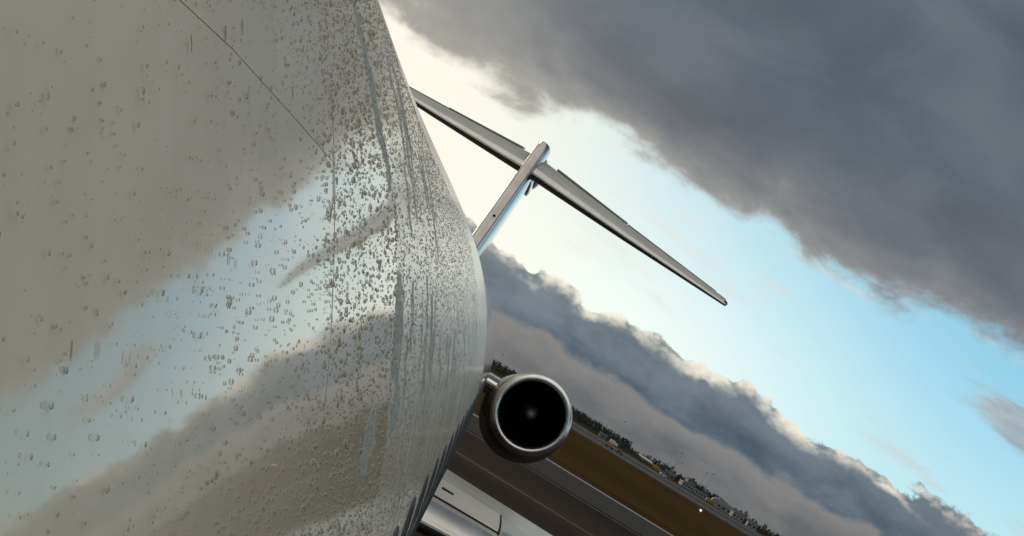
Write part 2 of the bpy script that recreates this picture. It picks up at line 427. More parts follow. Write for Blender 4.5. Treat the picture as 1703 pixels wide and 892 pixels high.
def skin_panel(y0, y1, d0, d1, gy=.0011, gt=.0004):
    """one sheet of skin with its own rolled edges, between stations and angles"""
    ya, yb = y0+gy, y1-gy
    if yb <= 5 and ya > -.5: ys = np.arange(ya, yb, .02)
    elif ya > -.5 and yb <= 14: ys = np.arange(ya, yb, .06)
    else: ys = np.arange(ya, yb, .25)
    if len(ys) < 3 or yb-ys[-1] < 1e-4: ys = np.linspace(ya, yb, 12)
    else: ys = np.append(ys, yb)
    g = gt/1.85/D2R; fine = d1 > 0 and d0 < 60 and ya > -1 and yb < 14
    nd = max(3, int((d1-d0)/(.25 if fine and yb <= 5 else (.5 if fine else 2.5))))
    ds = np.linspace(d0+g, d1-g, nd+1)
    Y, T = np.meshgrid(ys, ds*D2R, indexing='ij')
    P = S(Y, T); N = normal(Y, T); ny, nt = Y.shape
    V = P.reshape(-1, 3); NN = N.reshape(-1, 3)
    idx = np.arange(ny*nt).reshape(ny, nt)
    Fq = np.stack([idx[:-1, :-1], idx[:-1, 1:], idx[1:, 1:], idx[1:, :-1]], -1).reshape(-1, 4)
    fn = np.cross(P[1, 0]-P[0, 0], P[0, 1]-P[0, 0])
    if fn @ N[0, 0] > 0: Fq = Fq[:, ::-1]
    # rim: a rounded roll-over down to the joint
    loop = np.concatenate([idx[0, :], idx[1:, -1], idx[-1, -2::-1], idx[-2:0:-1, 0]])
    r1 = V[loop]-NN[loop]*.004
    k = len(V); L = len(loop); ii = np.arange(L); jj = (ii+1) % L
    V2 = np.concatenate([V, V[loop], r1]); 
    Fr = np.stack([k+ii, k+L+ii, k+L+jj, k+jj], -1)
    cen = P[0, 0]
    o = fast('skin_panel', V2, np.concatenate([Fq, Fr[:, ::-1]]), M['skin'], fus)
    me = o.data
    uvl = me.uv_layers.new(name='UVMap')
    vi = np.empty(len(me.loops), np.int32); me.loops.foreach_get('vertex_index', vi)
    uv = np.concatenate([np.stack([Y.ravel(), (T*1.85).ravel()], -1)]+[np.stack([Y.ravel()[loop], (T*1.85).ravel()[loop]], -1)]*2).astype(np.float32)
    uvl.data.foreach_set('uv', uv[vi].ravel())
    at = me.attributes.new('mist', 'FLOAT', 'POINT')
    mi = mist_at(Y, T).ravel(); at.data.foreach_set('value', np.concatenate([mi, mi[loop], mi[loop]]).astype(np.float32))
    st = blue_tint_at(Y, T).ravel(); at2 = me.attributes.new('blue_tint', 'FLOAT', 'POINT')
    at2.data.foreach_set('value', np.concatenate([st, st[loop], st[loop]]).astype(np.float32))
    nn = np.concatenate([NN, np.zeros((2*L, 3))])
    me.normals_split_custom_set_from_vertices([tuple(v) for v in nn])
    return o
TH = [-150, -90, -40, 5, 21.4, 32.85, 75, 120, 165, 210]
for ya, yb, th in [(-3.985, -3.2, [-150, -30, 90, 210]), (-3.2, -1.45, [-150, -90, -30, 30, 90, 150, 210]),
                   (-1.45, 1.29, [-150, -90, -40, 12.5, 32.85, 75, 120, 165, 210]),
                   (1.29, 1.515, [-150, -90, -40, 5, 21.4, 62, 120, 165, 210]),
                   (1.515, 4.95, [-150, -90, -40, 5, 21.4, 62, 120, 165, 210]),
                   (4.95, 9.9, [-150, -90, -40, 5, 21.4, 62, 120, 165, 210]),
                   (9.9, 14.6, [-150, -90, -40, 5, 21.4, 62, 120, 165, 210]),
                   (14.6, 19.8, [-150, -90, -40, 5, 62, 120, 165, 210]), (19.8, 25, [-150, -90, -40, 5, 62, 120, 165, 210]),
                   (25, 30.5, [-150, -30, 30, 90, 150, 210]), (30.5, 36, [-150, -30, 90, 210]), (36, 40.6, [-150, -30, 90, 210])]:
    for d0, d1 in zip(th[:-1], th[1:]): skin_panel(ya, yb, d0, d1)

# cabin windows: recessed dark panes in raised surrounds, seen along the skin
def window_meshes():
    n = 24; hw, hh = .135, .20
    def oval(k, sx=1.0):
        return [(math.copysign(abs(math.cos(2*math.pi*i/n))**.55, math.cos(2*math.pi*i/n))*hw*k*sx,
                 math.copysign(abs(math.sin(2*math.pi*i/n))**.55, math.sin(2*math.pi*i/n))*hh*k) for i in range(n)]
    def ring(k, off): return [(u, v, off) for u, v in oval(k)]
    return [ring(1.16, -.002), ring(1.13, .0040), ring(1.04, .0042), ring(.98, -.003)], [ring(.985, .0008), ring(.5, .0008)]
RIMW, PANEW = window_meshes()
def on_skin(rings, y0, th0):
    out = []
    for r in rings:
        a = np.array(r); out.append([tuple(p) for p in S(y0+a[:, 0], th0+a[:, 1]/1.85, a[:, 2])])
    return out
for i in range(26):
    y0 = 2.95+i*.6
    w = mesh('window', *loft(on_skin(RIMW, y0, 9.3*D2R)), M['win_rim'], fus)
for side in (1,):
    for i in range(26):
        y0 = 2.95+i*.6
        V, Fc = loft(on_skin(PANEW, y0, 9.3*D2R)); Fc.append(tuple(range(24, 48)))
        mesh('window_pane', V, Fc, M['glass'], fus)

# ---- water beads
def bead_template(seg, rings, squash=1.0):
    V = []; 
    for k in range(rings):
        a = k/rings*math.pi/2
        for j in range(seg):
            V.append((math.cos(a)*math.cos(2*math.pi*j/seg), math.cos(a)*math.sin(2*math.pi*j/seg), math.sin(a)*squash))
    V.append((0, 0, squash)); Fc = []
    for k in range(rings-1):
        for j in range(seg):
            j2 = (j+1) % seg; a, b, c, d = k*seg+j, k*seg+j2, (k+1)*seg+j2, (k+1)*seg+j
            Fc += [(a, b, c), (a, c, d)]
    t = len(V)-1
    for j in range(seg): Fc.append(((rings-1)*seg+j, (rings-1)*seg+(j+1) % seg, t))
    return np.array(V), np.array(Fc)
def frames(y, th):
    n = normal(y, th); ty = np.zeros_like(n); ty[:, 1] = 1
    ty = ty-n*(ty*n).sum(-1, keepdims=True); ty /= np.linalg.norm(ty, axis=-1, keepdims=True)
    return ty, np.cross(n, ty), n
def beads(name, y, th, r, h, el, tmpl, parent):
    TV, TF = tmpl; n = len(y); P = S(y, th); a, b, c = frames(y, th)
    jit = 1+rng.normal(0, .10, (n, len(TV), 1))*(TV[None, :, 2:] < .98)
    X = (a[:, None]*TV[None, :, 0:1]*r[:, None, None]+b[:, None]*TV[None, :, 1:2]*(r*el)[:, None, None])*jit+c[:, None]*(TV[None, :, 2:3]*(r*h)[:, None, None]-.0001)
    V = P[:, None]+X
    Fq = (TF[None]+(np.arange(n)*len(TV))[:, None, None]).reshape(-1, 3)
    return fast(name, V.reshape(-1, 3), Fq, M['drop'], parent)
def sample(n, y0, y1, d0, d1, dens):
    y = rng.uniform(y0, y1, n); d = rng.uniform(d0, d1, n); th = d*D2R
    keep = rng.random(n) < dens(y, d)*(1-.55*streak(y, th)); return y[keep], th[keep]
def dens_near(y, d):
    v = .25+.4*vnoise(y*5+d*.8, 41)
    v = v+.55*sm((d-33.0)/2)*sm((y-.75)/.4)+.7*sm((25.5-d)/2)*sm((y-.55)/.4)+.25*sm((y-1.1)/.3)
    return np.clip(v, 0, 1)
y, th = sample(15500, .30, 1.6, 18, 46, dens_near)
r = np.clip(rng.lognormal(math.log(.00080), .42, len(y))*np.clip(.62+y*.34, 0, 1.0), .0003, .0016)
y2, th2 = sample(4600, 1.2, 2.08, 18, 46, lambda y, d: .55+.45*sm((y-1.35)/.3))
r2 = np.clip(rng.lognormal(math.log(.00135), .40, len(y2)), .0006, .003)
Y, T, R_ = np.concatenate([y, y2]), np.concatenate([th, th2]), np.concatenate([r, r2])
d_ = T/D2R; score = R_/Y*((d_ > 22) & (d_ < 39))*(Y > .42); order = np.argsort(-score)
top, rest = order[:290], order[290:]
el = np.clip(rng.normal(1.12, .18, len(Y)), .8, 1.9)
one = bead_template(10, 4)
protos = []
for k in range(5):
    TV = one[0].copy(); a0 = np.arctan2(TV[:, 1], TV[:, 0])
    TV[:, :2] *= (1+.13*np.sin(2*a0+k*1.7)+.08*np.sin(3*a0+k*2.9)+.05*np.sin(5*a0+k))[:, None]
    me = bpy.data.meshes.new('water_drop'); me.from_pydata([tuple(v) for v in TV], [], [tuple(map(int, f)) for f in one[1]]); me.update(); me.shade_smooth()
    me.materials.append(M['drop']); protos.append(me)
P = S(Y[top], T[top]); fa, fb, fc = frames(Y[top], T[top])
for i, k in enumerate(top):
    o = bpy.data.objects.new('water_drop', protos[i % 5]); COL.objects.link(o); o.parent = fus
    q = Matrix((fa[i], fb[i], fc[i])).transposed().to_4x4()
    o.matrix_local = Matrix.Translation(P[i]-fc[i]*.0001) @ q @ Matrix.Diagonal((R_[k], R_[k]*el[k], R_[k]*.78, 1))
tag(beads('water_beads', Y[rest], T[rest], R_[rest], np.full(len(rest), .78), el[rest], bead_template(8, 3), fus), kind='stuff')
# fine beading further aft
y, th = sample(52000, 2.03, 7.5, 5, 47, lambda y, d: np.clip(.95-.11*(y-2), .25, 1)*(.55+.45*vnoise(d*2.2+y*3, 77)))
r = np.clip(rng.lognormal(math.log(.0014), .40, len(y)), .0006, .003)
tag(beads('fine_water_beads', y, th, r, np.full(len(y), .6), np.full(len(y), 1.15), bead_template(6, 2), fus), kind='stuff')
# mist-fine beads on the upper and lower near skin
y, th = sample(8000, .7, 2.05, 18, 46, lambda y, d: np.clip(sm((d-33.4)/2)*.8+sm((24.6-d)/2)*.9+.08, 0, 1))
r = np.clip(rng.lognormal(math.log(.0008), .45, len(y)), .0003, .002)
tag(beads('fine_water_beads', y, th, r, np.full(len(y), .6), np.full(len(y), 1.2), bead_template(6, 2), fus), kind='stuff')

def ribbon(name, pts, w, h, m, parent):
    """flat raised line along (station, degrees) points"""
    ys = np.array([p[0] for p in pts]); ds = np.array([p[1] for p in pts])*D2R
    ws = np.array([p[2] if len(p) > 2 else 1 for p in pts])*w
    R4 = []
    for i in range(len(pts)):
        t = np.array([ys[min(i+1, len(pts)-1)]-ys[max(i-1, 0)], (ds[min(i+1, len(pts)-1)]-ds[max(i-1, 0)])*1.85]); t /= np.linalg.norm(t)+1e-9
        nrm = np.array([-t[1], t[0]])
        row = []
        for s_, o_ in ((-1, 0), (-.5, 1), (.5, 1), (1, 0)):
            row.append(tuple(S(np.array(ys[i]+nrm[0]*s_*ws[i]), np.array(ds[i]+nrm[1]*s_*ws[i]/1.85), o_*h)))
        R4.append(row)
    return mesh(name, *loft(R4, False), m, parent)
ribbon('sealant_glint_line', [(1.284, 33.1, .3), (1.286, 32.8, 1), (1.284, 32.4, .7), (1.287, 32.0, 1.1), (1.286, 31.7, .3)], .0016, .0009, M['sealant_glint'], fus)  # light reflecting off the sealant edge, painted as a pale raised line
ribbon('scuff_mark', [(.452, 31.2, .4), (.448, 30.95, 1), (.442, 30.75, .5), (.438, 30.5, 1.2), (.434, 30.3, .6), (.430, 30.1, .2)], .0009, .00015, M['sealant'], fus)
for yy, dd in [(1.0, 33.9), (1.03, 33.4), (.83, 33.5), (.78, 33.0), (1.24, 34.6), (.70, 32.3)]:
    ribbon('scuff_mark', [(yy, dd+.12, .2), (yy+.002, dd, 1), (yy+.001, dd-.15, .2)], .0009, .0002, M['sealant'], fus)
for i, (yy, dd) in enumerate([(.70, 29.35), (.73, 29.3), (.755, 29.25), (.80, 29.2), (.82, 29.15), (.45, 27.7), (.48, 27.75), (.55, 27.6), (.58, 27.6), (.62, 27.5)]):
    yv, tv = np.array([yy]), np.array([dd*D2R]); q = [f_[0] for f_ in frames(yv, tv)]; rr_ = rng.uniform(.0009, .0013)
    o = bpy.data.objects.new('water_drop', protos[i % 5]); COL.objects.link(o); o.parent = fus
    o.matrix_local = Matrix.Translation(S(yv, tv)[0]-q[2]*.0001) @ Matrix(q).transposed().to_4x4() @ Matrix.Diagonal((rr_, rr_*rng.uniform(2.6, 4.2), rr_*.3, 1))

# ---- aerofoil lofts
def airfoil(n=14, t=.12, c0=0.0, c1=1.0):
    """closed (chord, height) loop from trailing edge over the top to the nose and back"""
    up = []; lo = []
    for i in range(n+1):
        x = c0+(c1-c0)*.5*(1-math.cos(math.pi*i/n)) if c0 == 0 else c0+(c1-c0)*i/n
        z = 5*t*(.2969*math.sqrt(x)-.126*x-.3516*x*x+.2843*x**3-.1036*x**4)
        up.append((x, z)); lo.append((x, -z))
    return up[::-1]+lo[1:]
def wing_loft(secs, axis='x', t0=.12, c0=0.0, c1=1.0, n=14, grow=0.0, upper_only=False):
    """secs: (span position, LE y, LE z, chord, t/c, twist deg)"""
    rings = []
    for (s, y, z, c, t, tw) in secs:
        prof = airfoil(n, t, c0, c1); ca, sa = math.cos(RAD(tw)), math.sin(RAD(tw)); ring = []
        for (u, v) in prof:
            v = v*(1+grow)+(grow*.02 if v > 0 else 0); uu = u*c; vv = v*c
            yy = y+uu*ca-vv*sa; zz = z+uu*sa+vv*ca
            ring.append((s, yy, zz) if axis == 'x' else (vv, y+uu, z))
        rings.append(ring)
    return rings
def lerp_secs(secs, ss):
    out = []; a = np.array(secs)
    for s in ss:
        o = np.argsort(a[:, 0]); out.append(tuple([s]+[float(np.interp(s, a[o, 0], a[o, k])) for k in range(1, 6)]))
    return out
def surface(name, secs, m, parent, **kw):
    r = wing_loft(secs, **kw); return mesh(name, *loft(r, True, True, True), m, parent, True, 40)

# wings
for sd in (1, -1):
    sec = [(sd*1.2, 13.35, 2.24, 6.9, .074, 0), (sd*2.0, 13.72, 2.26, 6.3, .072, 0), (sd*6.0, 15.5, 2.22, 4.3, .070, 0), (sd*16.3, 20.2, 2.7, 1.5, .11, 0)]
    wing = mesh('wing', *loft(wing_loft(sec), True, True, True), M['grey_paint'], plane, True, 40)
    if sd < 0: continue
    a, b = 1.3, 2.72
    surface('leading_edge', lerp_secs(sec, np.linspace(a, b, 6)), M['bare'], wing, c1=.085, grow=.02)
    surface('slat', lerp_secs(sec, np.linspace(b+.03, 6, 8)), M['bare'], wing, c1=.16, grow=.05)
    surface('slat', lerp_secs(sec, np.linspace(6.03, 11, 8)), M['bare'], wing, c1=.16, grow=.05)
    surface('slat', lerp_secs(sec, np.linspace(11.03, 16, 8)), M['bare'], wing, c1=.16, grow=.05)
    def top_patch(name, s0, s1, c0, c1, up, m, thick=.03):
        R6 = []
        for (s, y, z, c, t, tw) in lerp_secs(sec, np.linspace(s0, s1, 8)):
            ca, sa = math.cos(RAD(tw)), math.sin(RAD(tw)); hi = []; lo_ = []
            for u in np.linspace(c0, c1, 10):
                v = 5*t*(.2969*math.sqrt(u)-.126*u-.3516*u*u+.2843*u**3-.1036*u**4)*c
                e = up*min(1, (u-c0)/(c1-c0)*8+.4); hi.append((s, y+u*c*ca-(v+e)*sa, z+u*c*sa+(v+e)*ca)); lo_.append((s, y+u*c*ca-(v-thick)*sa, z+u*c*sa+(v-thick)*ca))
            R6.append(hi+lo_[::-1])
        return mesh(name, *loft(R6, True, True, True), m, wing, True, 35)
    top_patch('wing_panel', 1.3, b-.03, .125, .34, .022, M['panel_paint'])
    top_patch('panel_joint', 1.3, b-.02, .118, .124, .012, M['dark_rubber'])
    top_patch('panel_gap', b-.028, b-.004, .11, .34, .018, M['dark_rubber'])
    top_patch('air_slot', 1.98, 2.12, .20, .225, .026, M['dark_rubber'])
    top_patch('warning_mark', 3.0, 3.04, .168, .19, .02, M['red'])

# fin: thick body, bare metal leading edge, navy fairing
FB, FT = (30.0, 3.9), (36.2, 9.13)
fin_sec = []
for k in np.linspace(0, 1, 8):
    fin_sec.append((0, FB[0]+(FT[0]-FB[0])*k, FB[1]+(FT[1]-FB[1])*k, 6.4-2.2*k,   .072+.022*k, 0))
fin = mesh('tail_fin', *loft(wing_loft(fin_sec, axis='z'), True, True, True), M['navy'], plane, True, 40)
def fin_edge():
    rings = []
    ks = np.concatenate([np.linspace(0, .93, 14), np.linspace(.945, 1.0, 7)])
    for k in ks:
        cy, cz = FB[0]+(FT[0]-FB[0])*k, FB[1]+(FT[1]-FB[1])*k
        w = .140-.004*k
        cap = math.sqrt(max(0, 1-max(0, (k-.93)/.07)**2))
        w *= max(.08, cap); ring = []
        for j in range(13):
            a = math.pi*j/12
            ring.append((math.cos(a)*w, cy-math.sin(a)*.16*max(.25, cap)-.02+(.30 if j in (0, 12) else 0), cz))
        rings.append(ring)
    return mesh('leading_edge', *loft(rings, True, True, True), M['fin_edge'], fin, True, 50)
fin_edge()
rings = []
for k in np.linspace(0, 1, 22):
    y_ = 36.05+6.0*k; s_ = (math.sin(math.pi*min(1, k*1.9)/2)**.6 if k < .53 else (1-((k-.53)/.47)**2.0)**.7) if k < 1 else 0
    s_ = max(s_, .03)
    rings.append([(math.cos(a)*.34*s_, y_, 8.66+.08*k+math.sin(a)*.47*s_) for a in np.linspace(0, 2*math.pi, 25)[:-1]])
mesh('bullet_fairing', *loft(rings, True, True, True), M['navy'], fin, True, 50)
for sx in (1, -1):
    mb = MB(); mb.add(*loft([[(sx*(.17+.09*q*math.cos(a)), yy, 8.1+.18*q*math.sin(a)) for a in np.linspace(0, 2*math.pi, 13)[:-1]] for yy, q in ((36.0, .1), (36.2, .6), (36.7, 1), (38.5, .9), (39.3, .1))], True, True, True))
    mb.build('pivot_fairing', M['navy'], fin, True, 50)
# small fittings on the fin edge
for k in (.28, .52):
    MB().tube((.03, FB[0]+(FT[0]-FB[0])*k-.20, FB[1]+(FT[1]-FB[1])*k), (.03, FB[0]+(FT[0]-FB[0])*k-.10, FB[1]+(FT[1]-FB[1])*k), .035).build('vent', M['dark_rubber'], fin)

# tailplane halves
for sd in (1, -1):
    dh = .035 if sd > 0 else .10
    sec = [(sd*.12, 35.6, 8.20, 3.9, .115, 13.5), (sd*3.0, 37.7, 8.17+dh*3, 2.75, .115, 13.5), (sd*6.45, 40.0, 8.15+dh*6.45, 1.3, .11, 13.5)]
    tp = mesh('tailplane', *loft(wing_loft(sec), True, True, True), M['grey_paint'], plane, True, 40)
    surface('leading_edge', lerp_secs(sec, [sd*v for v in np.linspace(.16, 6.40, 14)]), M['bare'], tp, c1=.06, grow=.03)
    es = lerp_secs(sec, [sd*v for v in np.linspace(.55, 2.95, 6)])
    es = [(s, y, z, c*1.055, t*.97, tw+.8) for s, y, z, c, t, tw in es]
    surface('elevator', es, M['grey_paint'], tp, c0=.70, c1=.999, n=8)
    es = [(s, y, z, c*1.02, t, tw+.6) for s, y, z, c, t, tw in lerp_secs(sec, [sd*v for v in np.linspace(2.99, 6.1, 6)])]
    surface('elevator', es, M['grey_paint'], tp, c0=.70, c1=.999, n=8)
    MB().tube((sd*6.42, 40.05, 8.19+dh*6.45), (sd*6.44, 41.5, 8.42+dh*6.45), .07, .03).build('tip_cap', M['dark_rubber'], tp, True)

# engines on stub pylons
def engine(sd):
    cx, cz = sd*2.80, 3.38
    def ring(y, r, dx=0, dz=0, n=48): return [(cx+sd*dx+r*math.cos(2*math.pi*i/n), y, cz+dz+r*math.sin(2*math.pi*i/n)) for i in range(n)]
    prof = [(25.21, .716, -.004, -.02), (25.34, .742, -.01, -.045), (25.6, .775, -.018, -.09), (26.1, .803, -.03, -.16), (26.8, .81, -.04, -.20), (28.5, .80, -.05, -.20), (30.0, .72, -.05, -.16), (31.3, .58, -.05, -.1), (32.2, .47, -.05, -.08)]
    en = mesh('engine', *loft([ring(*p) for p in prof]), M['nacelle'], plane, True, 40)
    lipp = [(25.205, .718, -.004, -.018), (25.10, .704, -.002, -.008), (25.03, .680, 0, 0), (25.0, .648, 0, 0), (25.0, .615, 0, 0), (25.03, .592, 0, 0), (25.13, .575, 0, 0)]
    mesh('inlet_lip', *loft([ring(*p) for p in lipp]), M['lip'], en, True)
    mesh('inlet_duct', *loft([ring(25.13, .575), ring(25.5, .565), ring(26.6, .60, -.01, -.03)], True, False, False), M['black'], en, True)
    fb = MB()
    for k in range(34):
        a = 2*math.pi*k/34; pts = []
        for rr, wdt, tw in ((.17, .05, .9), (.38, .06, .6), (.58, .065, .35)):
            for s_ in (-1, 1):
                aa = a+s_*wdt*math.cos(tw)/rr*.6
                pts.append((cx+rr*math.cos(aa), 26.25+s_*.045*math.sin(tw)+.02, cz-.02+rr*math.sin(aa)))
        fb.add(pts, [(0, 1, 3, 2), (2, 3, 5, 4)])
    fb.build('fan', M['blade'], en)
    mesh('duct_back', ring(26.55, .60, -.01, -.03), [tuple(range(48))], M['black'], en, False)
    sp = [(26.30, .16), (25.85, .11), (25.62, .09), (25.52, .055), (25.49, .014)]
    mesh('spinner', *loft([ring(y_, r_, 0, -.02, 20) for y_, r_ in sp], True, False, True), M['spinner'], en, True)
    mesh('exhaust', *loft([ring(32.2, .47, -.05, -.08), ring(32.6, .44, -.05, -.07), ring(32.3, .40, -.05, -.07)]), M['black'], en, True)
    rr = []
    for y_, h_ in ((25.9, .03), (26.05, .10), (26.5, .17), (29, .17), (31, .03)):
        R = float(fus_R(y_))
        rr.append([(sd*x_, y_, cz+.02+h_*s_) for x_, s_ in ((1.5, 1), (2.2, 1), (2.2, -1), (1.5, -1))])
    py = mesh('pylon', *loft(rr, True, True, True), M['nacelle'], plane, False)
    rr = [[(sd*(1.5+.7*u), 25.93-.07*math.cos(a)+.10, cz+.02+.11*math.sin(a)) for a in np.linspace(-1.5, 1.5, 9)] for u in (0, 1)]
    mesh('leading_edge', *loft(rr, False), M['lip'], py, True)
engine(1); engine(-1)

# ================================================================== AIRFIELD BEYOND
M['yellow'] = mat('yellow_vehicle_paint', (.34, .20, .03), .35, fn=wear(2, .1))
M['white'] = mat('white_paint', (.60, .60, .58), .35, fn=wear(1, .06))
M['tyre'] = mat('tyre', (.015, .015, .015), .8)
M['dglass'] = mat('vehicle_glass', (.02, .022, .025), .08)
M['grey_wall'] = mat('grey_cladding', (.20, .205, .205), .6, fn=wear(.4, .1, .1, (4, 4, .3)))
M['white_wall'] = mat('white_cladding', (.30, .30, .295), .55, fn=wear(.3, .08, .1, (4, 4, .3)))
M['brick'] = mat('brown_brick', (.20, .12, .085), .8, fn=wear(1, .15))
M['dark_roof'] = mat('dark_roof', (.05, .05, .055), .7, fn=wear(.5, .2))
M['steel'] = mat('galvanised_steel', (.30, .31, .32), .45, .7)
M['bark'] = mat('pine_bark', (.06, .042, .03), .9, fn=wear(4, .25))
def leaf_fn(g, b):
    oi = g.n('ShaderNodeObjectInfo').outputs['Random']; co = g.n('ShaderNodeTexCoord').outputs['Object']
    n = g.noise(co, .9, 4, .6)
    g.put(b.inputs['Base Color'], g.mix(g.step(n, .3, .7), g.mix(oi, (.026, .036, .030), (.036, .044, .030)), (.062, .072, .050)))
M['needles'] = mat('pine_needles', rough=.8, spec=.2, fn=leaf_fn)

def vehicle(name, label, cat, loc, rz, L, Wd, H, m, box=False, group=None):
    t = thing(name, label, cat, loc, (0, 0, rz), group)
    if box:
        MB().box(-L*.5, L*.18, -Wd/2, Wd/2, .55, H).build('cargo_body', m, t)
        mb = MB(); mb.prism([(-Wd/2, 0), (Wd/2, 0), (Wd/2, 1), (-Wd/2, 1)], 0, .01)
        MB().box(L*.2, L*.5, -Wd*.46, Wd*.46, .5, H*.8, .12).build('cab', m, t)
        MB().box(L*.36, L*.503, -Wd*.40, Wd*.40, H*.48, H*.72, .02).build('windscreen', M['dglass'], t)
    else:
        V, Fc = loft([[(x_, -Wd/2*k, z_) for x_, z_ in ((-L/2, .45), (-L/2, H*.9), (-L*.45, H), (L*.22, H), (L*.36, H*.62), (L/2, H*.52), (L/2, .45))] for k in (1, -1)], True, True, True)
        mesh('body', V, Fc, m, t, False)
        MB().box(L*.20, L*.345, -Wd*.44, Wd*.44, H*.63, H*.92, .02).build('windscreen', M['dglass'], t)
        MB().box(-L*.42, L*.15, -Wd*.51, Wd*.51, H*.64, H*.9, .02).build('side_window', M['dglass'], t)
    for sx in (-.32, .32):
        for sy in (-1, 1):
            MB().tube((L*sx, sy*Wd*.36, .42), (L*sx, sy*Wd*.52, .42), .42, n=14).build('wheel', M['tyre'], t)
    return t
L0 = ground_dir
vehicle('service_truck', 'yellow box-bodied service truck, the larger of two yellow vehicles on the far field', 'truck', L0(1010, 749, 560), RAD(-8), 3.5, 1.8, 2.0, M['yellow'], True)
vehicle('service_van', 'small yellow van, the lesser of two yellow vehicles on the far field', 'van', L0(1028, 758, 570), RAD(-8), 2.5, 1.5, 1.5, M['yellow'])
vehicle('white_van', 'tiny white van alone out on the grey runway', 'van', L0(1096, 802, 900), RAD(20), 4.6, 1.9, 2.0, M['white'])
vehicle('fuel_tanker', 'yellow tanker parked among pale buildings left of the white arched hall', 'truck', L0(1181, 836, 1050), RAD(5), 7.5, 2.6, 3.4, M['yellow'], True)
vehicle('catering_truck', 'ochre catering truck beside low huts below the distant white jet', 'truck', L0(1087, 787, 1120), RAD(-10), 7, 2.6, 3.6, M['yellow'], True)
vehicle('parked_lorry', 'white box lorry behind the yellow vehicles on the brown field', 'lorry', L0(1020, 738, 1000), RAD(0), 6.5, 2.5, 3.2, M['white'], True)

# distant jet taxiing, seen from ahead of its wing
jet = thing('parked_jet', 'white jet with upright tail fin waiting far off before the treeline', 'airliner', L0(1072, 768, 1450), (0, 0, RAD(-62)))
jet.scale = (.8, .8, .8)
def body(rs): return loft([[(y_, r_*math.cos(a), z_+r_*math.sin(a)) for a in np.linspace(0, 2*math.pi, 17)[:-1]] for y_, r_, z_ in rs], True, True, True)
mesh('fuselage', *body([(-19, .3, 5.0), (-15, 1.1, 4.5), (-9, 1.9, 4.0), (10, 1.95, 3.9), (14, 1.7, 3.7), (16.5, .9, 3.4), (17.2, .2, 3.2)]), M['white'], jet)
MB().add(*loft([[(-13, -.2, 5), (-18.2, -.1, 5), (-18.2, .1, 5), (-13, .2, 5)], [(-17.6, -.1, 14), (-20.6, -.05, 14), (-20.6, .05, 14), (-17.6, .1, 14)]], True, True, True)).build('tail_fin', M['white'], jet)
for s in (1, -1):
    MB().add(*loft([[(3, s*1.5, 3.0), (-3.5, s*1.5, 3.0), (-3.5, s*1.5, 3.5), (3, s*1.5, 3.5)], [(-5, s*16, 4.4), (-6.6, s*16, 4.4), (-6.6, s*16, 4.55), (-5, s*16, 4.55)]], True, True, True)).build('wing', M['grey_wall'], jet)
    MB().add(*loft([[(-15, s*.5, 5.2), (-17.8, s*.5, 5.2), (-17.8, s*.5, 5.4), (-15, s*.5, 5.4)], [(-18, s*6, 5.8), (-19.3, s*6, 5.8), (-19.3, s*6, 5.9), (-18, s*6, 5.9)]], True, True, True)).build('tailplane', M['white'], jet)
    MB().tube((3.6, s*5.2, 2.1), (-.5, s*5.2, 2.2), 1.0, .7, 14).build('engine', M['grey_wall'], jet, True, 40)
    MB().tube((-1.5, s*2.6, .6), (-1.5, s*2.6, 3), .18).build('gear_leg', M['steel'], jet); MB().tube((-1.5, s*2.2, .6), (-1.5, s*3, .6), .6, n=14).build('wheel', M['tyre'], jet)
MB().tube((12, 0, .5), (12, 0, 2.5), .15).build('gear_leg', M['steel'], jet); MB().tube((12, -.3, .45), (12, .3, .45), .45, n=12).build('wheel', M['tyre'], jet)
MB().box(15.0, 16.4, -.85, .85, 4.05, 4.5, .1).build('windscreen', M['dglass'], jet)

def building(name, label, loc, rz, L, D, H, wall, roof='flat', wins=0, rows=1, cat='building'):
    t = thing(name, label, cat, loc, (0, 0, rz))
    MB().box(-L/2, L/2, -D/2, D/2, 0, H, .05).build('wall', wall, t)
    if roof == 'flat': MB().box(-L/2-.3, L/2+.3, -D/2-.3, D/2+.3, H+.003, H+.5, .08).build('roof', M['dark_roof'], t)
    elif roof == 'gable': MB().add(*loft([[(x_, -D/2-.4, H+.002), (x_, 0, H+D*.28), (x_, D/2+.4, H+.002)] for x_ in (-L/2-.4, L/2+.4)], True, True, True)).build('roof', M['dark_roof'], t)
    elif roof == 'arch': MB().add(*loft([[(L/2*1.02*math.cos(a), y_, H+.003+L*.20*math.sin(a)) for a in np.linspace(0, math.pi, 15)] for y_ in (-D/2-.3, D/2+.3)], True, True, True)).build('roof', M['white_wall'], t)
    for r_ in range(rows):
        for k in range(wins):
            w = L/wins; x_ = -L/2+w*(k+.5); z_ = H*(r_+.5)/rows
            f_ = MB().box(x_-w*.32, x_+w*.32, -D/2-.08, -D/2+.02, z_-H/rows*.24, z_+H/rows*.24, .02).build('window', M['steel'], t)
            MB().box(x_-w*.27, x_+w*.27, -D/2-.11, -D/2-.04, z_-H/rows*.19, z_+H/rows*.19, .01).build('pane', M['dglass'], f_)
    MB().box(-L*.06, L*.06, -D/2-.14, -D/2+.01, .02, min(H*.7, 3), .02).build('door', M['grey_wall'], t)
    return t
building('terminal_building', 'long white terminal with window row before the dark treeline', L0(1151, 815, 1350), RAD(10), 26, 12, 4.6, M['white_wall'], 'flat', 9)
building('control_building', 'taller pale block with dark roof rising behind the long white terminal', L0(1146, 806, 1420), RAD(10), 9, 9, 9.5, M['grey_wall'], 'flat', 3, 3)
building('arched_hall', 'white hall with curved arched roof among the trees', L0(1199, 842, 1300), RAD(-5), 20, 16, 4.0, M['white_wall'], 'arch', 4, 1, 'hangar')
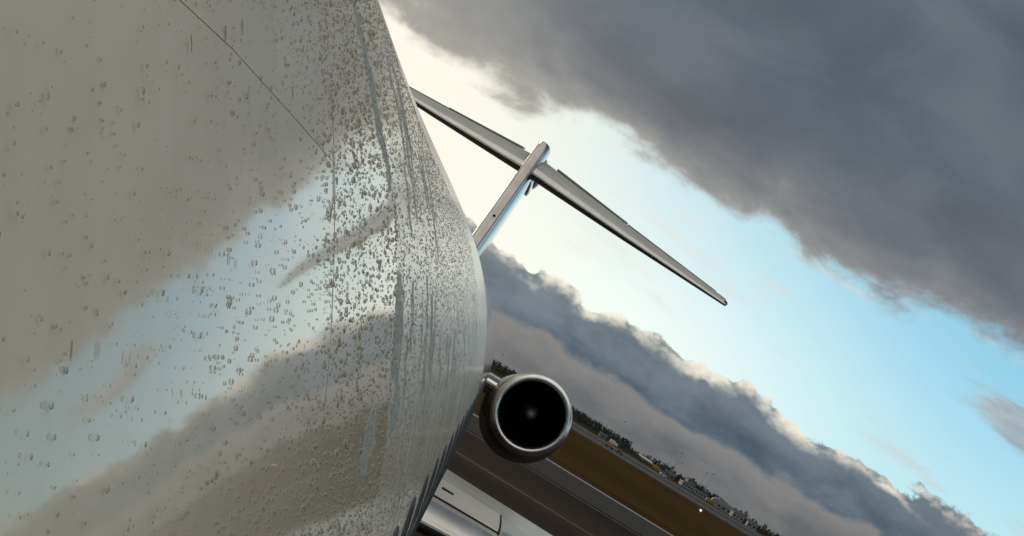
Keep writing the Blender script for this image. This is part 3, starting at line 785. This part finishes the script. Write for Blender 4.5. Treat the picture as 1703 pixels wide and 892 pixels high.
building('hangar', 'pale hangar with gabled dark roof lowest along the treeline', L0(1224, 860, 1200), RAD(8), 10, 9, 4.6, M['white_wall'], 'gable', 3)
building('storage_shed', 'small white shed with gabled roof near bottom end of the treeline', L0(1250, 873, 1150), RAD(0), 8, 7, 4, M['white_wall'], 'gable', 2, 1, 'shed')
building('brick_hut', 'brown brick hut between the ochre truck and the long white terminal', L0(1110, 797, 1300), RAD(0), 9, 6, 3.4, M['brick'], 'gable', 2, 1, 'hut')
building('grey_hut', 'low grey hut right below the distant white jet', L0(1098, 790, 1250), RAD(15), 10, 6, 3.2, M['grey_wall'], 'flat', 3, 1, 'hut')
building('field_hut', 'small grey hut out on the brown field above the yellow truck', L0(1000, 729, 1100), RAD(0), 6, 4, 2.8, M['grey_wall'], 'gable', 1, 1, 'hut')

# floodlight masts
def mast(loc, H, label):
    t = thing('floodlight_mast', label, 'mast', loc, (0, 0, 0), 'floodlight masts behind the airfield')
    H *= 1.45
    MB().tube((0, 0, 0), (0, 0, H), .36, .2, 8).build('pole', M['steel'], t, True)
    MB().box(-.9, .9, -.18, .18, H-.2, H+.6, .05).build('lamp_head', M['steel'], t)
    MB().box(-.7, .7, -.7, .7, 0, .5, .05).build('footing', M['grey_wall'], t)
for bx_, by_, d_m, H_, lab in [(837, 592, 1300, 11.5, 'slim mast rising from trees between fuselage and engine'),
                            (1031, 716, 1300, 15.5, 'lone slim mast left of the distant white jet'),
                            (1113, 768, 1400, 16, 'slim mast, first of three close together right of the white jet'),
                            (1121, 777, 1350, 17.5, 'mast with dark lamp head, middle of three right of the white jet'),
                            (1128, 781, 1450, 13, 'faint mast, last of three right of the white jet'),
                            (1165, 806, 1450, 16, 'slim mast above the long white terminal, left one of two'),
                            (1173, 812, 1350, 16.5, 'slim mast above the long white terminal, right one of two')]:
    mast(L0(bx_, by_, d_m), H_, lab)

# lit field lamp
lamp = thing('field_light', 'bright white lamp shining low on the grass edge of the runway', 'lamp', L0(1160, 858, 300))
MB().tube((0, 0, 0), (0, 0, .55), .06).build('post', M['steel'], lamp)
MB().box(-.32, .32, -.12, .2, .5, 1.1, .05).build('housing', M['steel'], lamp)
M['lamp'] = mat('lit_lamp', (1, 1, 1), .4, emis=((1, .95, .86), 1.6))
mb = MB(); mb.tube((0, -.125, .80), (0, -.20, .80), .21, .19, 16); mb.build('lens', M['lamp'], lamp, True, 40)

# ---- trees
def tree_mesh(H, kind, seed):
    r = random.Random(seed); tr = MB(); tr.tube((0, 0, 0), (r.uniform(-.2, .2), r.uniform(-.2, .2), H*.9), .16+.012*H, .04, 6)
    for k in range(6):
        a = r.uniform(0, 6.28); z0 = H*r.uniform(.35, .8); tr.tube((0, 0, z0), (math.cos(a)*H*.14, math.sin(a)*H*.14, z0+H*.06), .06, .02, 4)
    cr = MB()
    clumps = []
    for k in range(24):
        u = r.random(); z0 = H*(.18+.8*u) if kind == 'spruce' else H*(.38+.6*u)
        rad = (H*.17*(1.08-u)+.15) if kind == 'spruce' else H*.20*math.sin(math.pi*(.18+.75*u))
        a = r.uniform(0, 6.28); q = rad*r.uniform(.3, 1.05); clumps.append((math.cos(a)*q, math.sin(a)*q, z0, H*.055*r.uniform(.7, 1.4)))
    for (x_, y_, z_, s_) in clumps:
        for j in range(11):
            c = Vector((x_+r.gauss(0, s_*.8), y_+r.gauss(0, s_*.8), z_+r.gauss(0, s_*.6)))
            u_ = Vector((r.gauss(0, 1), r.gauss(0, 1), r.gauss(0, .6))).normalized(); v_ = u_.orthogonal().normalized(); w_ = s_*r.uniform(.35, .8)
            cr.add([c+u_*w_, c+v_*w_*.6, c-u_*w_, c-v_*w_*.6], [(0, 1, 2, 3)])
    return tr, cr
TREE = []
for k, kind in enumerate(['spruce', 'pine', 'spruce', 'pine']):
    tr, cr = tree_mesh(10.0, kind, 50+k)
    a = bpy.data.meshes.new('trunk'); a.from_pydata(tr.V, [], tr.F); a.materials.append(M['bark'])
    b = bpy.data.meshes.new('crown'); b.from_pydata(cr.V, [], cr.F); b.materials.append(M['needles']); TREE.append((a, b))
tr_spots = []
for seg in [((1072, 766), (1088, 778), 9), ((1090, 778), (1120, 797), 17), ((1124, 799), (1146, 812), 16), ((1150, 812), (1172, 828), 22), ((1175, 828), (1204, 846), 22), ((1206, 848), (1235, 866), 18), ((1238, 868), (1300, 905), 30)]:
    for k in range(seg[2]):
        u = (k+random.random())/seg[2]; tr_spots.append((seg[0][0]+(seg[1][0]-seg[0][0])*u, seg[0][1]+(seg[1][1]-seg[0][1])*u))
for i, (px_, py_) in enumerate(tr_spots):
    k = i % 4; d_t = random.uniform(1480, 1680); sc = random.uniform(.55, 1.15)*(1.15 if random.random() < .2 else .9)
    t = thing('pine_tree', 'dark evergreen tree in the ragged row beyond the runway', 'tree', L0(px_, py_, d_t), (0, 0, random.uniform(0, 6)), 'evergreens in the far row beyond the runway')
    t.scale = (sc*1.25, sc*1.25, sc)
    for nm, me in zip(('trunk', 'crown'), TREE[k]):
        o = bpy.data.objects.new(nm, me); COL.objects.link(o); o.parent = t
# distant wood as one mass
def wood(name, az0, az1, d0, d1, n, h0, h1):
    tri = []
    az = np.radians(rng.uniform(az0, az1, n)); d = rng.uniform(d0, d1, n); H = rng.uniform(h0, h1, n)
    per = 26
    c = np.stack([np.sin(az)*d, np.cos(az)*d, 0*d], -1)[:, None]
    u = rng.random((n, per)); a = rng.uniform(0, 6.28, (n, per)); q = (H[:, None]*.22*(1.1-u)+.3)*np.sqrt(rng.random((n, per)))
    P_ = c+np.stack([np.cos(a)*q, np.sin(a)*q, H[:, None]*(.05+.93*u)], -1)
    off = rng.normal(0, 1, (n, per, 3, 3))*(H[:, None, None, None]*.07); V = P_[:, :, None]+off
    V = V.reshape(-1, 3); V[:, 2] = np.maximum(V[:, 2], 0)
    return tag(fast(name, V, np.arange(len(V)).reshape(-1, 3), M['needles'], None, False), 'dark far-off wood running along the horizon', 'wood', None, 'stuff')
wood('far_wood', -25, 5.6, 1650, 2000, 4200, 7.5, 12.5)
wood('far_wood', 5.2, 40, 1750, 2100, 3200, 3.0, 7.5)
wood('undergrowth', -8, 30, 1440, 1640, 2600, 1.0, 2.6)['label'] = 'low scrub at the foot of the far trees'
